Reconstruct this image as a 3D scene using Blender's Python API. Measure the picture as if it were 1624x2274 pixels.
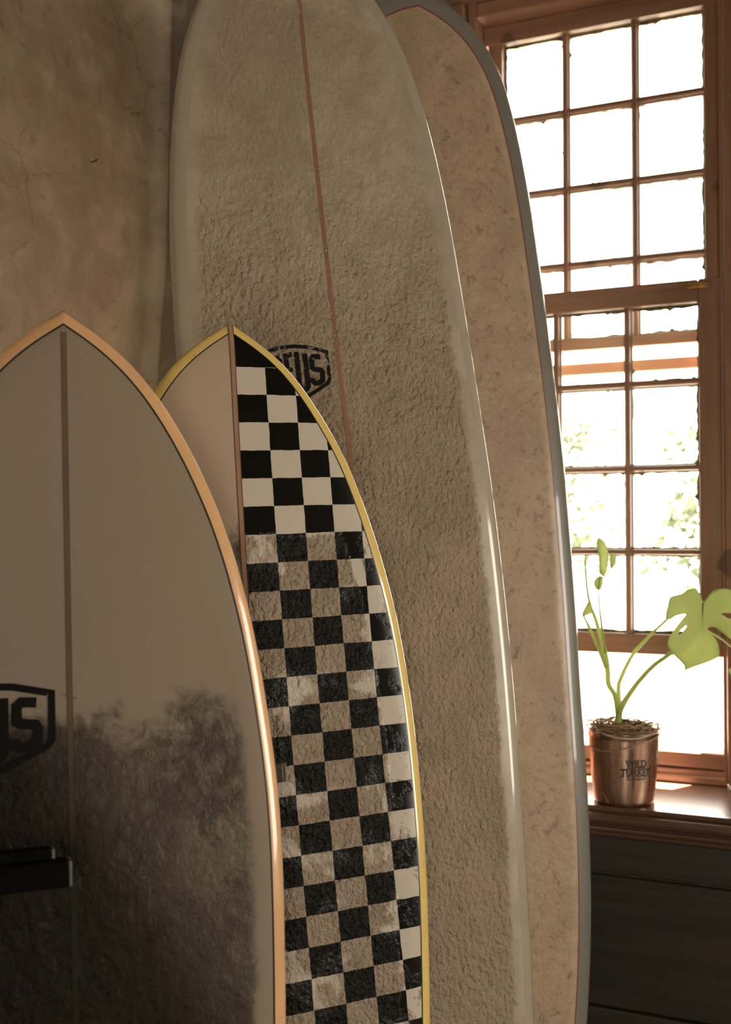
import bpy, bmesh, math, random
import numpy as np
from mathutils import Vector, Matrix, geometry
random.seed(7)
for o in list(bpy.data.objects): bpy.data.objects.remove(o)
SC = bpy.context.scene
COL = SC.collection
R = math.radians

# ------------------------------------------------------------ camera, world, sun, exposure
cam = bpy.data.cameras.new('camera'); co = bpy.data.objects.new('camera', cam); COL.objects.link(co)
co.location = (0, 0, 1.45); co.rotation_euler = (R(90 + 1.4), 0, 0)
cam.sensor_fit = 'VERTICAL'; cam.sensor_height = 36; cam.lens = 2400 / 2274 * 36
cam.clip_start = .05
cam.dof.use_dof = True; cam.dof.focus_distance = 1.75; cam.dof.aperture_fstop = 4.5
SC.camera = co
SC.view_settings.view_transform = 'Standard'; SC.view_settings.look = 'None'
SC.view_settings.gamma = 1; SC.view_settings.use_curve_mapping = False
SC.view_settings.exposure = 0.0

P0 = Vector((.768, 2.76, 0)); UW = Vector((.9135, -.4067, 0)); NW = Vector((-.4067, -.9135, 0))
def W(u, n, z): return P0 + UW * u + NW * n + Vector((0, 0, z))
RM = Matrix(((UW.x, NW.x * -1, 0, P0.x), (UW.y, NW.y * -1, 0, P0.y), (0, 0, 1, 0), (0, 0, 0, 1)))   # local (u, -n, z)

w = bpy.data.worlds.new('world'); SC.world = w; w.use_nodes = True
bg = w.node_tree.nodes['Background']; bg.inputs[0].default_value = (1, .91, .77, 1); bg.inputs[1].default_value = 11.0

def sun_light():
    l = bpy.data.lights.new('sun', 'SUN'); l.energy = 150; l.angle = R(.6); l.color = (1, .93, .80)
    o = bpy.data.objects.new('sun', l); COL.objects.link(o)
    d = NW * .85 - UW * .45 + Vector((0, 0, -1.95))
    o.rotation_euler = d.to_track_quat('-Z', 'Y').to_euler()
sun_light()
def area(name, loc, d, sx, sy, e, colr=(1, 1, 1), portal=False):
    l = bpy.data.lights.new(name, 'AREA'); l.shape = 'RECTANGLE'; l.size = sx; l.size_y = sy; l.energy = e; l.color = colr
    if portal: l.cycles.is_portal = True
    o = bpy.data.objects.new(name, l); COL.objects.link(o); o.location = loc
    o.rotation_euler = Vector(d).to_track_quat('-Z', 'Z').to_euler()
area('window_portal', W(-.17, -.16, 1.87), NW, .72, 2.1, 1, portal=True)
# portals only guide the sampling of the sky through the added side window and added doorway, both unseen
area('added_window_portal', W(2.5, 1.05, 1.40), -UW, .9, 1.2, 1, portal=True)
area('added_doorway_portal', W(1.30, 5.2, 1.05), -NW, .5, 2.1, 1, portal=True)


# ------------------------------------------------------------ helpers
def newmesh(name, verts, faces, m=None, parent=None, smooth=False, mats=None):
    me = bpy.data.meshes.new(name); me.from_pydata([tuple(v) for v in verts], [], faces)
    me.update()
    o = bpy.data.objects.new(name, me); COL.objects.link(o)
    if m: me.materials.append(m)
    if smooth: me.polygons.foreach_set('use_smooth', [True] * len(me.polygons))
    if parent: o.parent = parent
    return o
def frombm(name, bm, m=None, parent=None, smooth=False):
    me = bpy.data.meshes.new(name); bmesh.ops.recalc_face_normals(bm, faces=bm.faces); bm.to_mesh(me); bm.free()
    o = bpy.data.objects.new(name, me); COL.objects.link(o)
    if m: me.materials.append(m)
    if smooth: me.polygons.foreach_set('use_smooth', [True] * len(me.polygons))
    if parent: o.parent = parent
    return o
def empty(name, mw=None, parent=None):
    o = bpy.data.objects.new(name, None); COL.objects.link(o); o.empty_display_size = .1
    if mw is not None: o.matrix_world = mw
    if parent: o.parent = parent
    return o
def tag(o, label=None, cat=None, group=None, kind=None):
    if label: o['label'] = label
    if cat: o['category'] = cat
    if group: o['group'] = group
    if kind: o['kind'] = kind
    return o
def bx(bm, a, b, bev=0.0, seg=1):
    """box between corners a and b (local), optionally bevelled"""
    a = Vector(a); b = Vector(b)
    r = bmesh.ops.create_cube(bm, size=1, matrix=Matrix.Translation((a + b) / 2) @ Matrix.Diagonal((abs(b.x - a.x), abs(b.y - a.y), abs(b.z - a.z), 1)))
    if bev:
        es = {e for v in r['verts'] for e in v.link_edges}
        bmesh.ops.bevel(bm, geom=list(es), offset=bev, segments=seg, affect='EDGES', profile=.5)
def box(name, a, b, m, parent=None, bev=.002, seg=1, smooth=False):
    bm = bmesh.new(); bx(bm, a, b, bev, seg); return frombm(name, bm, m, parent, smooth)
def tube(name, pts, rad, m, parent=None, sides=8, closed=False, sub=6, flat=1.0):
    """smooth tube through points; rad = number or per-point list"""
    P = [Vector(p) for p in pts]; n = len(P)
    rr = list(rad) if isinstance(rad, (list, tuple)) else [rad] * n
    Q = []; QR = []
    for i in range(n - 1):
        p0 = P[max(i - 1, 0)]; p1 = P[i]; p2 = P[i + 1]; p3 = P[min(i + 2, n - 1)]
        for k in range(sub):
            t = k / sub
            Q.append(.5 * ((2 * p1) + (p2 - p0) * t + (2 * p0 - 5 * p1 + 4 * p2 - p3) * t * t + (3 * p1 - p0 - 3 * p2 + p3) * t ** 3))
            QR.append(rr[i] * (1 - t) + rr[i + 1] * t)
    Q.append(P[-1]); QR.append(rr[-1])
    vs = []; fs = []
    t0 = (Q[1] - Q[0]).normalized(); up = t0.orthogonal().normalized()
    for i, q in enumerate(Q):
        t = (Q[min(i + 1, len(Q) - 1)] - Q[max(i - 1, 0)]).normalized()
        up = (up - t * up.dot(t)).normalized(); sd = t.cross(up)
        for k in range(sides):
            a = 2 * math.pi * k / sides
            vs.append(q + (up * math.cos(a) * flat + sd * math.sin(a)) * QR[i])
    for i in range(len(Q) - 1):
        for k in range(sides):
            fs.append((i * sides + k, i * sides + (k + 1) % sides, (i + 1) * sides + (k + 1) % sides, (i + 1) * sides + k))
    fs.append(tuple(range(sides))[::-1]); fs.append(tuple(range((len(Q) - 1) * sides, len(Q) * sides)))
    return newmesh(name, vs, fs, m, parent, True)

# ------------------------------------------------------------ materials
class N:
    def __init__(s, name):
        s.m = bpy.data.materials.new(name); s.m.use_nodes = True; s.t = s.m.node_tree; s.t.nodes.clear()
        s.out = s.t.nodes.new('ShaderNodeOutputMaterial')
    def n(s, typ, **kw):
        x = s.t.nodes.new(typ)
        for k, v in kw.items():
            if k.startswith('i_'):
                key = k[2:]; key = int(key) if key.isdigit() else key.replace('_', ' ')
                s.set(x.inputs[key], v)
            else: setattr(x, k, v)
        return x
    def set(s, sock, v):
        if isinstance(v, bpy.types.NodeSocket): s.t.links.new(v, sock)
        elif isinstance(v, bpy.types.Node): s.t.links.new(v.outputs[0], sock)
        else:
            if isinstance(v, (tuple, list)) and len(v) == 3 and sock.type == 'RGBA': v = (*v, 1)
            sock.default_value = v
    def math(s, op, a, b=0.0, c=None):
        x = s.t.nodes.new('ShaderNodeMath'); x.operation = op; s.set(x.inputs[0], a); s.set(x.inputs[1], b)
        if c is not None: s.set(x.inputs[2], c)
        return x.outputs[0]
    def mix(s, f, a, b, mode='MIX'):
        x = s.t.nodes.new('ShaderNodeMix'); x.data_type = 'RGBA'; x.blend_type = mode
        s.set(x.inputs[0], f); s.set(x.inputs[6], a); s.set(x.inputs[7], b); return x.outputs[2]
    def ss(s, x, lo, hi, a=0.0, b=1.0):
        r = s.t.nodes.new('ShaderNodeMapRange'); r.interpolation_type = 'SMOOTHSTEP'
        s.set(r.inputs[0], x); s.set(r.inputs[1], lo); s.set(r.inputs[2], hi); s.set(r.inputs[3], a); s.set(r.inputs[4], b); return r.outputs[0]
    def coord(s, scale=(1, 1, 1), loc=(0, 0, 0)):
        tc = s.t.nodes.new('ShaderNodeTexCoord'); mp = s.t.nodes.new('ShaderNodeMapping')
        s.t.links.new(tc.outputs['Object'], mp.inputs[0]); mp.inputs['Scale'].default_value = scale; mp.inputs['Location'].default_value = loc
        return mp.outputs[0]
    def noise(s, sc, det=4, rough=.55, dist=0.0, vec=None, col=False):
        x = s.t.nodes.new('ShaderNodeTexNoise'); x.inputs['Scale'].default_value = sc; x.inputs['Detail'].default_value = det
        x.inputs['Roughness'].default_value = rough; x.inputs['Distortion'].default_value = dist
        s.t.links.new(vec if vec is not None else s.coord(), x.inputs['Vector']); return x.outputs[1 if col else 0]
    def bump(s, h, st=.5, d=.002, nrm=None):
        x = s.t.nodes.new('ShaderNodeBump'); x.inputs['Strength'].default_value = 1.0; s.set(x.inputs['Strength'], st); s.set(x.inputs['Distance'], d)
        s.set(x.inputs['Height'], h)
        if nrm is not None: s.t.links.new(nrm, x.inputs['Normal'])
        return x.outputs[0]
    def bsdf(s, **kw):
        p = s.t.nodes.new('ShaderNodeBsdfPrincipled')
        for k, v in kw.items(): s.set(p.inputs[k.replace('_', ' ')], v)
        s.t.links.new(p.outputs[0], s.out.inputs[0]); s.p = p; return p
def simple(name, c, rough=.5, var=.12, sc=20, metal=0., coat=0., bump=.0, spec=.5):
    k = N(name); f = k.noise(sc, 4)
    col = k.mix(k.ss(f, .3, .7), tuple(x * (1 - var) for x in c), tuple(min(1, x * (1 + var)) for x in c))
    kw = dict(Base_Color=col, Roughness=rough, Metallic=metal, Coat_Weight=coat, Coat_Roughness=.08, Specular_IOR_Level=spec)
    if bump: kw['Normal'] = k.bump(k.noise(sc * 3, 3), bump, .001)
    k.bsdf(**kw); return k.m

def m_plaster(name='plaster', a=(.72, .63, .49), b=(.46, .385, .29)):
    k = N(name)
    big = k.noise(1.6, 5, .6, .4); mid = k.noise(7, 6, .65, .6); fine = k.noise(45, 4, .6)
    f = k.math('ADD', k.math('MULTIPLY', big, .6), k.math('MULTIPLY', mid, .4))
    c = k.mix(k.ss(f, .38, .62), b, a)
    c = k.mix(k.math('MULTIPLY', k.ss(mid, .56, .66), .45), c, (.75, .66, .52))
    c = k.mix(k.math('MULTIPLY', k.ss(k.noise(11, 5, .7, 1.0, k.coord(loc=(3, 1, 7))), .60, .68), .35), c, (.24, .165, .11))
    cr = k.n('ShaderNodeTexVoronoi', feature='DISTANCE_TO_EDGE', i_Scale=5.0); k.t.links.new(k.mix(.10, k.coord(), k.noise(6, 5, .7, 0, None, True), 'ADD'), cr.inputs['Vector'])
    ck = k.math('MULTIPLY', k.ss(cr.outputs['Distance'], 0.0, .012, 1, 0), k.ss(k.noise(2.4, 3), .50, .58))
    c = k.mix(k.math('MULTIPLY', ck, .55), c, (.12, .09, .06))
    fl = k.ss(k.noise(26, 6, .75, .8), .60, .68); c = k.mix(k.math('MULTIPLY', fl, .35), c, (.22, .165, .11))
    n1 = k.bump(mid, .5, .012); n2 = k.bump(fine, .35, .003, n1)
    n3 = k.bump(k.noise(14, 8, .72, 1.5), .35, .006, n2)
    k.bsdf(Base_Color=c, Roughness=.62, Normal=n3, Specular_IOR_Level=.35); return k.m
def m_wood(name, a, b, vec=(1, 1, .06), rough=.38, sc=38, coat=.15):
    k = N(name); v = k.coord(vec)
    g = k.noise(sc, 5, .6, .8, v); g2 = k.noise(sc * .25, 3, .5, .5, v)
    c = k.mix(k.ss(g, .3, .72), a, b); c = k.mix(k.math('MULTIPLY', k.ss(g2, .4, .7), .5), c, tuple(x * .55 for x in a))
    kn = k.ss(k.noise(9, 1, .3), .71, .76); c = k.mix(k.math('MULTIPLY', kn, .7), c, tuple(x * .3 for x in a))
    k.bsdf(Base_Color=c, Roughness=rough, Normal=k.bump(g, .25, .0012), Coat_Weight=coat, Coat_Roughness=.25); return k.m
WOODV = m_wood('window_wood_upright', (.36, .19, .12), (.47, .27, .18), (1, 1, .06))
WOODH = m_wood('window_wood_across', (.36, .19, .12), (.47, .27, .18), (.06, 1, 1))
SILLW = m_wood('sill_wood', (.10, .050, .032), (.17, .088, .055), (.05, 1, 1), .25, 30, .35)
DARKW = m_wood('dark_plank_wood', (.018, .013, .008), (.048, .034, .020), (.05, 1, 1), .6, 22, 0)
PLASTER = m_plaster()
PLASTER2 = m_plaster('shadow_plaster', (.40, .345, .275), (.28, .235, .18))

def m_glass():
    k = N('window_glass')
    tr = k.n('ShaderNodeBsdfTransparent', i_0=(.96, .97, .95)); gl = k.n('ShaderNodeBsdfGlossy', i_Roughness=.02)
    fr = k.n('ShaderNodeFresnel', i_IOR=1.5); mx = k.n('ShaderNodeMixShader', i_0=fr.outputs[0], i_1=tr.outputs[0], i_2=gl.outputs[0])
    k.t.links.new(mx.outputs[0], k.out.inputs[0]); return k.m
GLASS = m_glass()
PUTTY = simple('putty', (.16, .14, .09), .8, .4, 60)
BRASS = simple('brass', (.62, .45, .20), .3, .2, 60, 1.0)

def edge_attr(k):
    a = k.n('ShaderNodeAttribute', attribute_name='edge_d'); return a.outputs['Fac']
def xyz(k):
    tc = k.t.nodes.new('ShaderNodeTexCoord'); s = k.t.nodes.new('ShaderNodeSeparateXYZ'); k.t.links.new(tc.outputs['Object'], s.inputs[0]); return s.outputs

def waxbump(k, mask, sc=95, st=1.0, d=.0035):
    """lumpy rubbed wax: two scales of rounded lumps plus fine scratches"""
    v = k.coord((1, .3, .85))
    a = k.noise(sc, 3, .55, .15, v); b = k.noise(sc * .35, 2, .5, .2, v); c = k.noise(sc * 2.3, 3, .6, .3, v)
    vo = k.n('ShaderNodeTexVoronoi', feature='SMOOTH_F1', i_Scale=sc * .9, i_Smoothness=.6); k.t.links.new(k.mix(.012, v, k.noise(sc * .5, 2, .5, 0, v, True), 'ADD'), vo.inputs['Vector'])
    h = k.math('ADD', k.math('MULTIPLY', a, .9), k.math('MULTIPLY', b, .6))
    h = k.math('ADD', h, k.math('MULTIPLY', c, .28)); h = k.math('SUBTRACT', h, k.math('MULTIPLY', vo.outputs['Distance'], .35))
    h = k.math('MULTIPLY', k.math('SUBTRACT', h, .74), mask)
    return k.bump(h, st, d), a, b, c

def m_shortdeck(name, base, wax_t, margin, dirt):
    """glossy pale glass above, waxed and dirty below; used by the two short boards"""
    k = N(name); X, Y, Z = xyz(k); e = edge_attr(k)
    nb = k.noise(9, 5, .6, .6); nm = k.noise(28, 6, .7, .8)
    zz = k.math('ADD', Z, k.math('MULTIPLY', k.math('SUBTRACT', nb, .5), .16))
    zz = k.math('ADD', zz, k.math('MULTIPLY', k.math('SUBTRACT', nm, .5), .10))
    wz = k.ss(zz, wax_t - .03, wax_t + .03, 1, 0)
    ee = k.math('ADD', e, k.math('MULTIPLY', k.math('SUBTRACT', nm, .5), .03))
    wm = k.math('MULTIPLY', wz, k.ss(ee, margin - .008, margin + .008))
    nrm, a, b, c = waxbump(k, wm, 70, 1.0, .0060)
    col = k.mix(k.ss(k.noise(3, 3), .3, .7), tuple(x * .93 for x in base), base)
    if dirt > .6:      # black wax grime plus painted shade, darkest low on the left
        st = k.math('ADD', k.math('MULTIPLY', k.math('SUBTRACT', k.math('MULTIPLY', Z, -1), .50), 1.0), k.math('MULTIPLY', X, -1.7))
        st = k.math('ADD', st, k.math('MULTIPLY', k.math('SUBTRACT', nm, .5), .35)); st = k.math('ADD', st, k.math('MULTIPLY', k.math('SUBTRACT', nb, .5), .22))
        grime_shade = k.math("MULTIPLY", k.ss(st, -.12, .20), wm)
    d1 = k.math('MULTIPLY', k.ss(k.math('ADD', k.math('MULTIPLY', nm, .5), k.math('MULTIPLY', nb, .5)), .43, .60, 1, 0), wm)
    col = k.mix(k.math('MULTIPLY', wm, dirt), col, (.115, .082, .055))
    col = k.mix(k.math('MULTIPLY', d1, .75), col, (.045, .032, .022))
    if dirt > .6: col = k.mix(k.math('MULTIPLY', grime_shade, .93), col, (.016, .011, .007))
    # smudges just above the wax line
    sm = k.ss(k.noise(22, 4, .7, .4, k.coord((1, 1, 2.2), (2, 0, 1))), .62, .70)
    sb = k.math('MULTIPLY', k.ss(Z, wax_t + .07, wax_t + .02), k.ss(X, .14, .08)); col = k.mix(k.math('MULTIPLY', k.math('MULTIPLY', sm, sb), .8), col, (.05, .035, .025))
    k.bsdf(Base_Color=col, Roughness=k.math('ADD', .38, k.math('MULTIPLY', wm, .12)), Coat_Weight=k.ss(wm, 0, 1, .06, .0), Coat_Roughness=.3, Normal=nrm, Specular_IOR_Level=k.ss(grime_shade if dirt > .6 else wm, 0, 1, .35, .14))
    return k.m
CELL = dict(u0=.0012, du=.0463, v0=-.0170, dv=.0419)
def m_checker():
    k = N('checker_inlay'); X, Y, Z = xyz(k); e = edge_attr(k)
    nm = k.noise(30, 5, .65, .6)
    i = k.math('SUBTRACT', k.math('ADD', k.math('ADD', k.math('MULTIPLY', X, 21.169), k.math('MULTIPLY', Z, .121)), k.math('MULTIPLY', k.math('MULTIPLY', X, Z), 1.063)), .038)
    i = k.math('ADD', i, k.math('ADD', k.math('MULTIPLY', k.math('MULTIPLY', X, X), 3.874), k.math('MULTIPLY', k.math('MULTIPLY', Z, Z), -.07)))
    j = k.math('SUBTRACT', k.math('MULTIPLY', Z, -24.133), .440)
    j = k.math('ADD', j, k.math('ADD', k.math('MULTIPLY', k.math('MULTIPLY', Z, Z), -.209), k.math('MULTIPLY', X, .10)))
    wob = k.math('MULTIPLY', k.math('SUBTRACT', k.noise(70, 2), .5), .05)
    fi = k.math('FLOOR', k.math('ADD', i, wob)); fj = k.math('FLOOR', k.math('ADD', j, wob))
    par = k.math('MODULO', k.math('ABSOLUTE', k.math('ADD', fi, k.math('ADD', fj, 41.0))), 2.0)   # row index starts at the line under the nose
    white = k.math('MULTIPLY', k.ss(par, .4, .6, 1, 0), k.ss(j, .97, 1.01))
    rm = k.ss(k.math('ADD', Z, k.math('MULTIPLY', k.math('SUBTRACT', nm, .5), .03)), -.318, -.306, 1, 0)
    em = k.ss(k.math('ADD', e, k.math('MULTIPLY', k.math('SUBTRACT', nm, .5), .02)), .052, .062)
    em = k.math('MAXIMUM', em, k.math('MULTIPLY', k.ss(nm, .55, .62), .8))
    patch = k.ss(k.noise(12, 4, .6, .5, k.coord(loc=(5, 0, 2))), .36, .50)
    wm = k.math('MULTIPLY', rm, k.math('MULTIPLY', em, k.ss(patch, 0, 1, .30, 1)))
    nrm, a, b, c = waxbump(k, wm, 150, 1.0, .0095)
    wcol = k.mix(wm, (.64, .57, .47), (.42, .33, .245))
    wcol = k.mix(k.math('MULTIPLY', k.math('MULTIPLY', k.ss(nm, .50, .62), wm), .35), wcol, (.24, .17, .115))
    wcol = k.mix(k.math('MULTIPLY', k.math('MULTIPLY', k.ss(k.noise(60, 4, .7), .60, .70), rm), .5), wcol, (.20, .14, .10))
    spk = k.math('MULTIPLY', k.math('MULTIPLY', k.ss(c, .60, .68), k.ss(a, .50, .60)), wm)
    bcol = k.mix(k.math('MULTIPLY', spk, .22), (.0065, .0055, .0045), (.16, .13, .10))
    k.bsdf(Base_Color=k.mix(white, bcol, wcol), Roughness=k.math('ADD', .22, k.math('MULTIPLY', wm, .08)), Coat_Weight=.0, Normal=nrm, Specular_IOR_Level=.32)
    return k.m
def m_longdeck(name, base, wax, spot, margin, wax_top, st, sc, grime=.6, thr=.58, fs=1.0):
    k = N(name); X, Y, Z = xyz(k); e = edge_attr(k)
    nb = k.noise(5, 5, .6, .6); nm = k.noise(26 * fs, 6, .7, .8); nf = k.noise(70 * fs, 4, .7, .5)
    ee = k.math('ADD', e, k.math('MULTIPLY', k.math('SUBTRACT', nm, .5), .035))
    wm = k.math('MULTIPLY', k.ss(ee, margin - .006, margin + .010), k.ss(Z, wax_top - .5, wax_top, 1, .25))
    nrm, a, b, c = waxbump(k, wm, sc, st, .0130)
    col = k.mix(wm, base, wax)
    col = k.mix(k.math('MULTIPLY', k.ss(nb, .40, .62), .5), col, tuple(x * .72 for x in wax))
    col = k.mix(k.math('MULTIPLY', k.ss(k.noise(14, 5, .65, .5), .45, .62), .35), col, tuple(x * .74 for x in wax))
    col = k.mix(k.math('MULTIPLY', k.math('MULTIPLY', k.ss(nm, thr, thr + .10), wm), grime), col, spot)
    col = k.mix(k.math('MULTIPLY', k.ss(nf, thr + .07, thr + .14), grime), col, spot)
    k.bsdf(Base_Color=col, Roughness=k.math('ADD', .36, k.math('MULTIPLY', wm, .14)), Coat_Weight=k.ss(wm, 0, 1, .12, .0), Coat_Roughness=.2, Specular_IOR_Level=.35, Normal=nrm)
    return k.m
def m_resin(name, c, rough=.16, dirty=.0):
    k = N(name); n = k.noise(14, 4, .6)
    col = k.mix(k.ss(n, .3, .7), tuple(x * .92 for x in c), c)
    if dirty:
        s = k.math('MULTIPLY', k.ss(k.noise(55, 5, .7, .8, k.coord((1, 1, .45))), .64, .70), k.ss(k.noise(6, 2), .5, .6))
        col = k.mix(k.math('MULTIPLY', s, dirty), col, (.09, .05, .02))
    k.bsdf(Base_Color=col, Roughness=rough, Coat_Weight=.8, Coat_Roughness=.06, Subsurface_Weight=0.0); return k.m
def m_stringer(name, wood, glue, half, grime_shade_z=None):
    k = N(name); X, Y, Z = xyz(k); ax = k.math('ABSOLUTE', X)
    g = k.noise(60, 4, .6, .3, k.coord((1, 1, .05)))
    col = k.mix(k.ss(g, .3, .7), wood, tuple(x * .7 for x in wood))
    col = k.mix(k.ss(ax, half * .62, half * .74), col, glue)
    if grime_shade_z is not None: col = k.mix(k.ss(k.math('ADD', Z, k.math('MULTIPLY', k.noise(25, 4), .1)), grime_shade_z - .2, grime_shade_z + .05, .95, 0), col, (.02, .013, .008))  # wax grime and painted shade fade the stringer to black downwards
    k.bsdf(Base_Color=col, Roughness=.45, Specular_IOR_Level=.2); return k.m
def m_worn(name, c=(.012, .010, .008), wear=.5, sc=55):
    k = N(name); n = k.noise(sc, 5, .7, .8); n2 = k.noise(9, 3, .5)
    f = k.ss(k.math('ADD', k.math('MULTIPLY', n, .6), k.math('MULTIPLY', n2, .4)), wear, wear + .05)
    p = k.bsdf(Base_Color=c, Roughness=.6, Specular_IOR_Level=.15)
    tr = k.n('ShaderNodeBsdfTransparent'); mx = k.n('ShaderNodeMixShader', i_0=f, i_1=p.outputs[0], i_2=tr.outputs[0])
    k.t.links.new(mx.outputs[0], k.out.inputs[0]); return k.m

# ------------------------------------------------------------ room shell (local axes: x=u along the window wall, y=-n, z)
ROOM = empty('room_axes', RM)
bpy.data.objects.remove(ROOM)
def L3(u, n, z): return (u, -n, z)
def room(o): o.matrix_world = RM @ o.matrix_world if o.parent is None else o.matrix_world; return o
def rbox(name, a, b, m, parent=None, bev=.002, seg=1):
    """a,b = (u,n,z) corners"""
    o = box(name, L3(*a), L3(*b), m, parent, bev, seg)
    if parent is None: o.matrix_world = RM
    return o
HT = 3.55; FR = .335; UL = -1.33; UR = 2.5; NB = 5.2
# splayed opening in the wall
iu0, iu1, iz0, iz1 = -.495, .150, .836, 2.888     # inner frame opening
su0, su1 = -1.12, .62                                # opening at the room face
def wall_window():
    bm = bmesh.new()
    def q(*pts): bm.faces.new([bm.verts.new(L3(*p)) for p in pts])
    ztop = 3.02
    q((UL, FR, 0), (su0, FR, 0), (su0, FR, HT), (UL, FR, HT))
    q((su1, FR, 0), (UR, FR, 0), (UR, FR, HT), (su1, FR, HT))
    q((su0, FR, ztop), (su1, FR, ztop), (su1, FR, HT), (su0, FR, HT))
    q((su0, FR, 0), (su1, FR, 0), (su1, FR, .80), (su0, FR, .80))
    q((su0, FR, .80), (su1, FR, .80), (su1, -.13, .80), (su0, -.13, .80))
    # splayed reveals and lintel underside
    q((iu0 - .03, .0, 0.8), (su0, FR, 0.8), (su0, FR, ztop), (iu0 - .03, 0, ztop))
    q((iu1 + .06, .0, 0.8), (su1, FR, 0.8), (su1, FR, ztop), (iu1 + .06, 0, ztop))
    q((iu0 - .03, .0, ztop), (su0, FR, ztop), (su1, FR, ztop), (iu1 + .06, 0, ztop))
    # outer skin around the frame
    for nn in (0.0, -.13):
        q((UL - .3, nn, 0), (iu0 - .03, nn, 0), (iu0 - .03, nn, HT), (UL - .3, nn, HT))
        q((iu1 + .06, nn, 0), (UR + .3, nn, 0), (UR + .3, nn, HT), (iu1 + .06, nn, HT))
        q((iu0 - .03, nn, 2.93), (iu1 + .06, nn, 2.93), (iu1 + .06, nn, HT), (iu0 - .03, nn, HT))
        q((iu0 - .03, nn, 0), (iu1 + .06, nn, 0), (iu1 + .06, nn, .8), (iu0 - .03, nn, .8))
    q((iu0 - .03, 0, .8), (iu0 - .03, -.13, .8), (iu0 - .03, -.13, 2.93), (iu0 - .03, 0, 2.93))
    q((iu1 + .06, 0, .8), (iu1 + .06, -.13, .8), (iu1 + .06, -.13, 2.93), (iu1 + .06, 0, 2.93))
    q((iu0 - .03, 0, 2.93), (iu0 - .03, -.13, 2.93), (iu1 + .06, -.13, 2.93), (iu1 + .06, 0, 2.93))
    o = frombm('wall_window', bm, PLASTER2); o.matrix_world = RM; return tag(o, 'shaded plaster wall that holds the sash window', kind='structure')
WWIN = wall_window()
def wall_left():
    """plaster wall with a softly rounded, slightly wandering inner corner"""
    bm = bmesh.new(); zs = [HT * i / 24 for i in range(25)]; rows = []
    for z in zs:
        off = np.interp(z, [0, 1.7, 2.0, 2.2, 2.45, 2.95, HT], [-.07, -.045, -.022, -.004, .002, .012, .02])
        r = []
        for a in range(7):
            t = a / 6 * math.pi / 2; r.append((UL + off + .03 * (1 - math.cos(t)) - .004, FR + .03 * (1 - math.sin(t)) * 1.0 - .002))
        r = [(UL + off + .035 * (1 - math.sin(t * math.pi / 12)), FR + .035 * (1 - math.cos(t * math.pi / 12))) for t in range(7)]
        for nn in (.5, .7, 1.0, 1.5, 2.2, 3.2, 4.2, NB): r.append((UL + off, nn))
        rows.append([bm.verts.new(L3(u, n, z)) for u, n in r])
    for a, b in zip(rows, rows[1:]):
        for i in range(len(a) - 1): bm.faces.new((a[i], a[i + 1], b[i + 1], b[i]))
    o = frombm('wall_left', bm, PLASTER, smooth=True); o.matrix_world = RM; return tag(o, 'mottled brown plaster wall lit from the window', kind='structure')
wall_left()
def flat(name, pts, m, label):
    o = newmesh(name, [L3(*p) for p in pts], [tuple(range(len(pts)))], m); o.matrix_world = RM; return tag(o, label, kind='structure')
FLOORM = m_wood('floor_boards', (.055, .034, .02), (.09, .058, .036), (.05, 1, 1), .4)
flat('floor', [(UL - .3, -.05, 0), (UR + .3, -.05, 0), (UR + .3, NB + .3, 0), (UL - .3, NB + .3, 0)], FLOORM, 'dark wooden floor')
flat('ceiling', [(UL - .3, -.3, HT), (UR + .3, -.3, HT), (UR + .3, NB + .3, HT), (UL - .3, NB + .3, HT)], simple('ceiling_paint', (.16, .12, .09), .8), 'dark ceiling')
bm = bmesh.new()
for (u0, u1, z0, z1) in ((UL - .3, 1.05, 0, HT), (1.55, UR + .3, 0, HT), (1.05, 1.55, 2.1, HT)):  # doorway opening added as a light source, never in view
    bm.faces.new([bm.verts.new(L3(u, NB, z)) for u, z in ((u0, z0), (u1, z0), (u1, z1), (u0, z1))])
o = frombm('wall_back', bm, PLASTER2); o.matrix_world = RM; tag(o, 'plaster wall behind the viewpoint, doorway added to light the room', kind='structure')
bm = bmesh.new()
a0, a1, c0, c1 = .60, 1.50, .80, 2.0  # added window opening, lets sky light in from the right
for (n0, n1, z0, z1) in ((-.3, a0, 0, HT), (a1, NB + .3, 0, HT), (a0, a1, 0, c0), (a0, a1, c1, HT)):
    bm.faces.new([bm.verts.new(L3(UR, n, z)) for n, z in ((n0, z0), (n1, z0), (n1, z1), (n0, z1))])
o = frombm('wall_right', bm, PLASTER2); o.matrix_world = RM; tag(o, 'unseen plaster wall, window opening added to light the room', kind='structure')

# ---- wall panelling under the sill: each plank its own piece
for i, (z0, z1) in enumerate(((.6895, .772), (.3905, .6845), (.092, .3855), (0.0, .087))):
    p = rbox('plank', (su0 - .02, FR - .01, z0), (1.35, FR + .018 + .001 * (i % 2), z1), DARKW, None, .005, 2)
    p.parent = WWIN; p.matrix_parent_inverse = WWIN.matrix_world.inverted(); p['kind'] = 'structure'
    del p['kind']

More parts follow.
